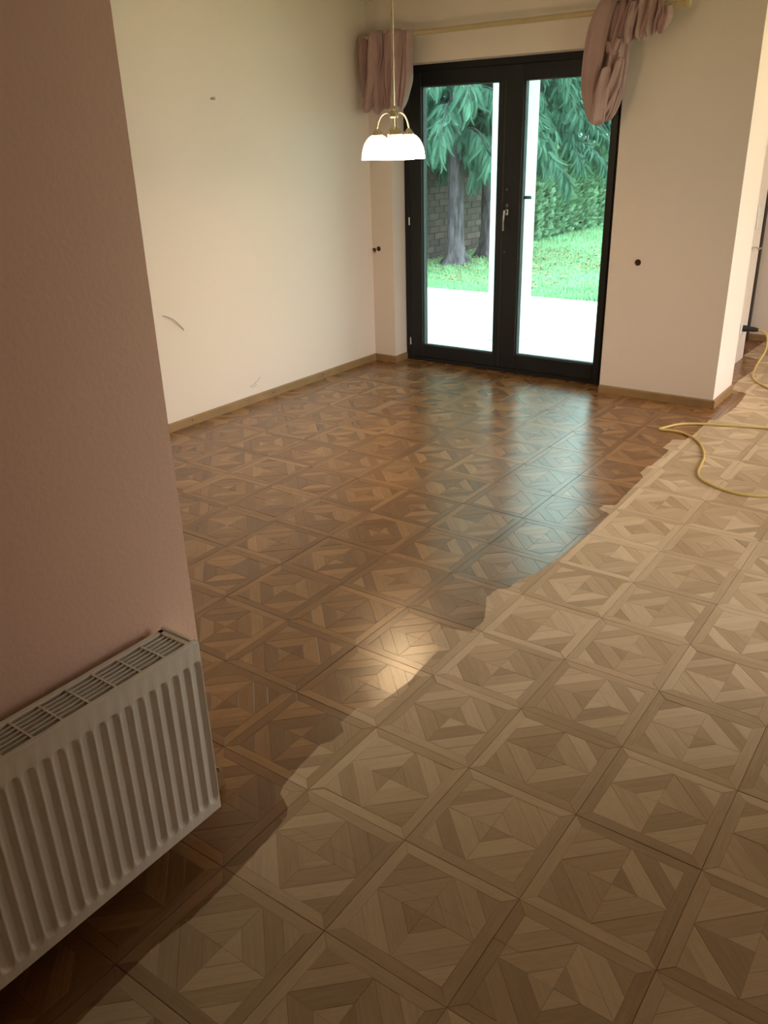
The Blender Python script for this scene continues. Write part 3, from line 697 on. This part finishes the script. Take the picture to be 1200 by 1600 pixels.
# ------------------------------------------------------------------ extension cord
co = (-.45,15.72,.82); cord = empty('extension_cord', co); tag(cord, 'yellow extension cord looped across the floor from the hall socket', 'cord')
m = MB(); m.tube([(-.775,15.72,.82),(-.70,15.72,.82),(-.68,15.72,.82),(-.52,15.71,.818),(-.42,15.70,.815)],[.075,.075,.062,.058,.036],14); m.build('plug', M_BLACK, cord, co, smooth=40)
def fl(x, y, z=.03):
    d = Rc @ np.array([(x-600)/1303.2, (800-y)/1303.2, -1.]); t = (z-Cc[2])/d[2]; p = Cc+t*d; return (p[0],p[1],z)
r = .022
pts = [(-.44,15.70,.815),(-.30,15.66,.81),(-.16,15.5,.70),(-.12,15.3,.45),(-.20,15.1,.20),(-.18,14.7,.04),(-.02,14.2,r),(.30,13.8,r),(1.0,12.9,r),(1.75,11.4,r),(1.65,10.2,r)]
pts += [fl(*q, r) for q in [(1260,674),(1225,671),(1198,669),(1170,667),(1140,665),(1110,663),(1080,662),(1060,663),(1042,667),(1030,670.5),(1042,672),(1062,675),(1080,682),(1093,692),(1099,704),(1100,715),(1095,727),(1091,738),(1095,748),(1110,757),(1130,765),(1152,771),(1175,774),(1198,775),(1230,774),(1270,770)]]
pts += [(2.4,7.4,r),(3.4,7.2,r),(4.3,6.3,r)]
m = MB(); m.tube(spline(pts,7),r,8); m.build('cable', M_CORD, cord, co, smooth=True)

# ------------------------------------------------------------------ terrace, garden
ZT, ZL = -.10, -.5
terr = struct(wall('terrace', [(-17.0,-2.1,12.9,22.4,-.6,ZT)], M_TERR), 'pale overexposed terrace outside the glass door')
X0, Y0, W_ = -7.43, 15.5, .87
m = MB(); m.box(X0,X0+W_,Y0,Y0+W_,ZT,10.5,.02); m.box(X0-.04,X0+W_+.04,Y0-.04,Y0+W_+.04,ZT,ZT+.25,.02); tag(m.build('terrace_pillar', M_POST, None, (X0+W_/2,Y0+W_/2,ZT)), 'square white pillar on the terrace behind the glass door', 'pillar')
m = MB(); m.box(-4.45,-2.75,13.0,13.55,ZT,ZT+.05,.015); tag(m.build('doormat', M_MAT, None, (-3.6,13.2,ZT)), 'brown doormat outside the right glass leaf', 'doormat')
g = MB(); NX = 60
xs = np.linspace(-120, 80, NX); yl = np.concatenate([np.linspace(22.3, 60, 50), np.linspace(63, 220, 14)])
def zlawn(x, y): return ZL + .36*max(0,1-(y-22.3)/5) + .10*math.sin(x*.21+1)*math.sin(y*.16) * min(1, max(0,(y-24)/6)) - .02
vs = [(x, y, zlawn(x,y)) for y in yl for x in xs]
g.add(vs, [(i*NX+k,i*NX+k+1,(i+1)*NX+k+1,(i+1)*NX+k) for i in range(len(yl)-1) for k in range(NX-1)])
g.add([(-120,12.9,ZL-.12),(-17,12.9,ZL-.12),(-17,22.4,ZL+.2),(-120,22.4,ZL+.2)],[(0,1,2,3)])
g.add([(-2.2,18.9,ZL-.12),(80,18.9,ZL-.12),(80,22.4,ZL+.2),(-2.2,22.4,ZL+.2)],[(0,1,2,3)])
g.add([(6.6,-60,ZL-.12),(80,-60,ZL-.12),(80,18.9,ZL-.12),(6.6,18.9,ZL-.12)],[(0,1,2,3)])
struct(g.build('lawn_ground', M_LAWN, smooth=True), 'lawn sloping away behind the terrace')
def scatter_mesh(name, V, F, mat, parent=None, org=(0,0,0)):
    me = bpy.data.meshes.new(name)
    nv = len(V); me.vertices.add(nv); me.vertices.foreach_set('co', ((V-np.array(org))*S).astype(np.float32).ravel())
    k = F.shape[1]; me.loops.add(F.size); me.loops.foreach_set('vertex_index', F.astype(np.int32).ravel())
    me.polygons.add(len(F)); me.polygons.foreach_set('loop_start', np.arange(0, F.size, k, dtype=np.int32)); me.polygons.foreach_set('loop_total', np.full(len(F), k, np.int32))
    me.materials.append(mat); me.update(calc_edges=True); me.validate()
    return link(name, me, parent, org)
# grass blades near enough to read
n = 26000
gy = 22.5 + (RNG.random(n)**1.4)*30; gx = -19.6 + RNG.random(n)*15
gz = np.array([zlawn(a,b) for a,b in zip(gx,gy)]); hh = .10+.12*RNG.random(n); an = RNG.random(n)*2*PI; ww = .018+.012*RNG.random(n)
lx, ly = RNG.normal(0,.06,n), RNG.normal(0,.06,n)
V = np.stack([np.stack([gx-ww*np.cos(an),gy-ww*np.sin(an),gz-.02],1), np.stack([gx+ww*np.cos(an),gy+ww*np.sin(an),gz-.02],1), np.stack([gx+lx,gy+ly,gz+hh],1)],1).reshape(-1,3)
tag(scatter_mesh('grass', V, np.arange(3*n).reshape(-1,3), M_GRASS), 'short green lawn grass behind the terrace', 'grass', kind='stuff')
n = 1500
gy = 25 + RNG.random(n)*13; gx = -19.7 + (RNG.random(n)**1.6)*9; an = RNG.random(n)*2*PI; rr = .05+.05*RNG.random(n)
gz = np.array([zlawn(a,b) for a,b in zip(gx,gy)])+.09
dirs = np.stack([np.cos(an),np.sin(an)],1); pe = np.stack([-dirs[:,1],dirs[:,0]],1)
cc = np.stack([gx,gy],1); z1 = gz+RNG.random(n)*.06
V = np.stack([np.c_[cc+dirs*rr[:,None]*1.5,gz],np.c_[cc+pe*rr[:,None],z1],np.c_[cc-dirs*rr[:,None]*1.5,gz],np.c_[cc-pe*rr[:,None],z1]],1).reshape(-1,3)
tag(scatter_mesh('leaf_litter', V, np.arange(4*n).reshape(-1,4), M_DRY), 'yellowish fallen leaves scattered on the lawn', 'leaves', kind='stuff')

# brick wall along the left boundary, every course laid brick by brick where in view
GX, GY0, GY1, GZT = -19.85, 20.0, 40.6, 3.90
go = (GX-.2, 31.0, ZL); gw = empty('garden_wall', go); tag(gw, 'low brown brick garden wall behind the two tree trunks', 'wall')
m = MB(); m.box(GX-.34,GX-.03,GY0,GY1,ZL-.2,GZT-.02); m.build('mortar_core', M_MORTAR, gw, go)
bw, bh = .92, .315; course = 0; z = ZL; inview = []; outv = MB()
bm_ = MB(); bm_.box(-.12,.0,0,bw-.035,0,bh-.035,.012); tb = bm_.build('brick', M_BRICK); BR = tb.data; bpy.data.objects.remove(tb)
while z + bh <= GZT + .02:
    y = GY0 - (bw/2 if course % 2 else 0)
    while y < GY1:
        c = project((GX, y+bw/2, z+bh/2))
        if c and 645 < c[0] < 790 and 29 < y < 41:
            o = link('brick', BR, gw, (GX+random.uniform(-.015,.015), y, z)); o.rotation_euler = (0,0,random.uniform(-.015,.015))
        else: outv.box(GX-.12,GX,y,y+bw-.035,z,z+bh-.035)
        y += bw
    z += bh; course += 1
outv.build('brick_courses', M_BRICK, gw, go)['kind'] = 'stuff'
m = MB(); m.box(GX-.4,GX+.05,GY0,GY1,GZT-.02,GZT+.09,.02); m.build('coping', M_MORTAR, gw, go)

# neighbour's pale house beyond the wall
no = (-52,80,ZL); nh = empty('neighbour_house', no); tag(nh, 'pale neighbour house far beyond the brick wall', 'house')
m = MB(); m.box(-66,-34,80,96,ZL-.3,8.5); m.build('house_wall', M_POST, nh, no)
m = MB(); m.add([(-67,79.4,8.4),(-33,79.4,8.4),(-33,96.6,8.4),(-67,96.6,8.4),(-66.5,88,15),(-33.5,88,15)],[(0,1,5,4),(2,3,4,5),(0,4,3),(1,2,5),(0,1,2,3)]); m.build('roof', M_ROOF, nh, no)
for x in (-61,-52.5,-44):
    m = MB(); m.box(x,x+3,79.85,80.05,3.5,7,.03); w_ = m.build('window', M_POST, nh, no); m = MB(); m.box(x+.3,x+2.7,79.8,79.9,3.8,6.7); m.build('pane', M_WIN, w_, no)

# ---- conifers
def frond(nl=7, droop=.5, wd=.075, sp=.62, Lm=.50):                       # flat fan spray, spine along +x, quads tapering to points
    vs, fs = [], []
    def lf(a, b, w):
        a, b = np.array(a), np.array(b); d = b-a; side = np.cross(d,(0,0,1)); side = side/ (np.linalg.norm(side)+1e-9)*w
        k = len(vs); mid = a+d*.45
        vs.extend([a, mid+side, b, mid-side]); fs.append((k,k+1,k+2,k+3))
    zc = lambda t: -droop*t*t
    lf((0,0,0),(1,0,zc(1)),wd*.6)
    for i in range(nl):
        t = .08+.84*i/(nl-1); L = Lm*math.sin(PI*min(1,.25+.75*t))*(1-.35*t)+.08
        for s_ in (-1,1): lf((t*.85,0,zc(t*.85)),(t*.85+L*sp,s_*L*.62,zc(t*.85)-L*.5-.06),wd)
    return np.array(vs), np.array(fs)
FV, FF = frond(15, .85, .018, .60, .30); FV2, FF2 = frond(5, .15, .07)
def fronds(pos, dirs, size, roll, base=(None,None)):
    fv, ff = base; n = len(pos)
    d = dirs/np.linalg.norm(dirs,axis=1,keepdims=True); up = np.tile([0,0,1.],(n,1)) + roll
    sd = np.cross(up,d); sd /= np.linalg.norm(sd,axis=1,keepdims=True)+1e-9; u = np.cross(d,sd)
    V = pos[:,None,:] + size[:,None,None]*(fv[None,:,0:1]*d[:,None]+fv[None,:,1:2]*sd[:,None]+fv[None,:,2:3]*u[:,None])
    F = ff[None]+(np.arange(n)*len(fv))[:,None,None]
    return V.reshape(-1,3), F.reshape(-1,4)
def conifer(x, y, r0, zlow, ztop, reach, nbr, nfr, label, seed, lean=0.0, ctrl=None):
    rg = np.random.default_rng(seed); o = (x,y,ZL); t = empty('cypress_tree', o); tag(t, label, 'tree', 'cypress trees in the garden')
    m = MB(); n = 26; ring = []
    hs = [-.15,.1,.3,.6,1.0,1.6,2.6,3.6,4.8,6.5,9,ztop]
    vs = []
    for h in hs:
        fl_ = 1+1.15*math.exp(-max(0,h)/.42); rb = r0*fl_*(1-.75*max(0,h-3)/ztop)
        for k in range(n):
            a = 2*PI*k/n; lob = 1+(.22*math.exp(-max(0,h)/.6)+.03)*math.cos(5*a+seed)+.06*math.sin(9*a+h*2+seed)
            vs.append((x+lean*h+rb*lob*math.cos(a), y+rb*lob*math.sin(a), ZL+h))
    m.add(vs, [(i*n+k,i*n+(k+1)%n,(i+1)*n+(k+1)%n,(i+1)*n+k) for i in range(len(hs)-1) for k in range(n)])
    m.build('trunk', M_BARK, t, o, smooth=True)
    pos, dr, sz = [], [], []; b = MB()
    for i in range(nbr):
        z = zlow + (ztop-zlow)*(i/nbr)**1.1; az = i*2.4+rg.uniform(-.3,.3); L = reach*(1-.55*(z-zlow)/(ztop-zlow))*rg.uniform(.65,1.1)
        dx, dy = math.cos(az), math.sin(az); pts = []
        for q in np.linspace(0,1,9):
            pts.append(np.array([x+dx*L*q, y+dy*L*q, z + L*(.30*math.sin(q*PI*.75)-.46*q*q)]))
        b.tube(pts, [.06*(1-.8*q) for q in np.linspace(0,1,9)], 5, caps=False)
        for f_ in range(nfr):
            q = .18+.82*rg.random()**.8; k = min(7,int(q*8)); p = pts[k]+(pts[k+1]-pts[k])*(q*8-k)
            tang = pts[k+1]-pts[k]; tang /= np.linalg.norm(tang); s_ = rg.choice([-1,1])
            side = np.array([-dy,dx,0])*s_
            pos.append(p+side*rg.uniform(0,.12)); dr.append(tang*rg.uniform(.3,1.0)+side*rg.uniform(.1,.8)+np.array([0,0,-rg.uniform(.0,.9)])); sz.append(rg.uniform(.5,1.15))
    b.build('branches', M_BARK, t, o)['kind'] = 'stuff'
    pos, dr, sz = map(np.array, (pos, dr, sz))
    V, F = fronds(pos, dr, sz, rg.normal(0,.35,(len(pos),3)), (FV,FF))
    tag(scatter_mesh('foliage', V, F, M_LEAF, t, o), kind='stuff')
    return t
conifer(-17.72,30.88,.37,ZL+4.7,17,4.2,64,130,'nearer cypress with a flared grey trunk, left of the terrace pillar',3)
conifer(-17.75,34.1,.34,ZL+4.6,17,4.0,56,110,'second cypress trunk just left of the white terrace pillar',5)
conifer(-20.9,45.5,.36,ZL+4.4,18,5.2,70,150,'cypress hanging over the green hedge right of the white pillar',8)
conifer(-22.0,53.5,.36,ZL+5.0,18,5.0,60,120,'farthest cypress rising behind the green hedge',11)

# ---- clipped hedge
ho = (-19.6,48.0,ZL); hd = empty('hedge', ho); tag(hd, 'dense light green hedge along the lawn right of the pillar', 'hedge')
n = 9000; rg = np.random.default_rng(21)
hy = 41.4 + rg.random(n)*15; a = rg.random(n)*PI*.62 - .12*PI; HT = 4.7
lump = 1+.12*np.sin(hy*2.1)+.10*np.sin(hy*4.7+1)
px = -19.9 + .95*lump*np.where(a < PI*.4, 1, np.cos((a-PI*.4)*2.2))
pz = ZL + .15 + np.where(a < PI*.4, (a+.12*PI)/(PI*.52)*HT, HT + .25*np.sin((a-PI*.4)*2)) ; px = px + rg.normal(0,.12,n)
pos = np.stack([px,hy,pz],1); dr = np.stack([.6+rg.random(n)*.6, rg.normal(0,.55,n), .25+rg.random(n)*.9],1)
V, F = fronds(pos, dr, .28+.28*rg.random(n), rg.normal(0,.6,(n,3)), (FV2,FF2))
tag(scatter_mesh('foliage', V, F, M_HEDGE, hd, ho), kind='stuff')
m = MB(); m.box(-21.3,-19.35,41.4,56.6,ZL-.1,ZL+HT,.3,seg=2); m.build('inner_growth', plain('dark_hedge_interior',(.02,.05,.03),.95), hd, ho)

# pale scrap at the second tree's foot
m = MB(); c = fl(761,399,ZL+.12)
for k in range(5):
    a = k*2*PI/5+.4; m.add([(c[0],c[1],c[2]+.10),(c[0]+.10*math.cos(a-.35),c[1]+.03,c[2]+.10+.10*math.sin(a-.35)),(c[0]+.30*math.cos(a),c[1],c[2]+.10+.30*math.sin(a)),(c[0]+.10*math.cos(a+.35),c[1]-.03,c[2]+.10+.10*math.sin(a+.35))],[(0,1,2,3)])
tag(m.build('pale_leaf', M_PALE, None, c), 'pale star shaped leaf at the foot of the second cypress', 'leaf')
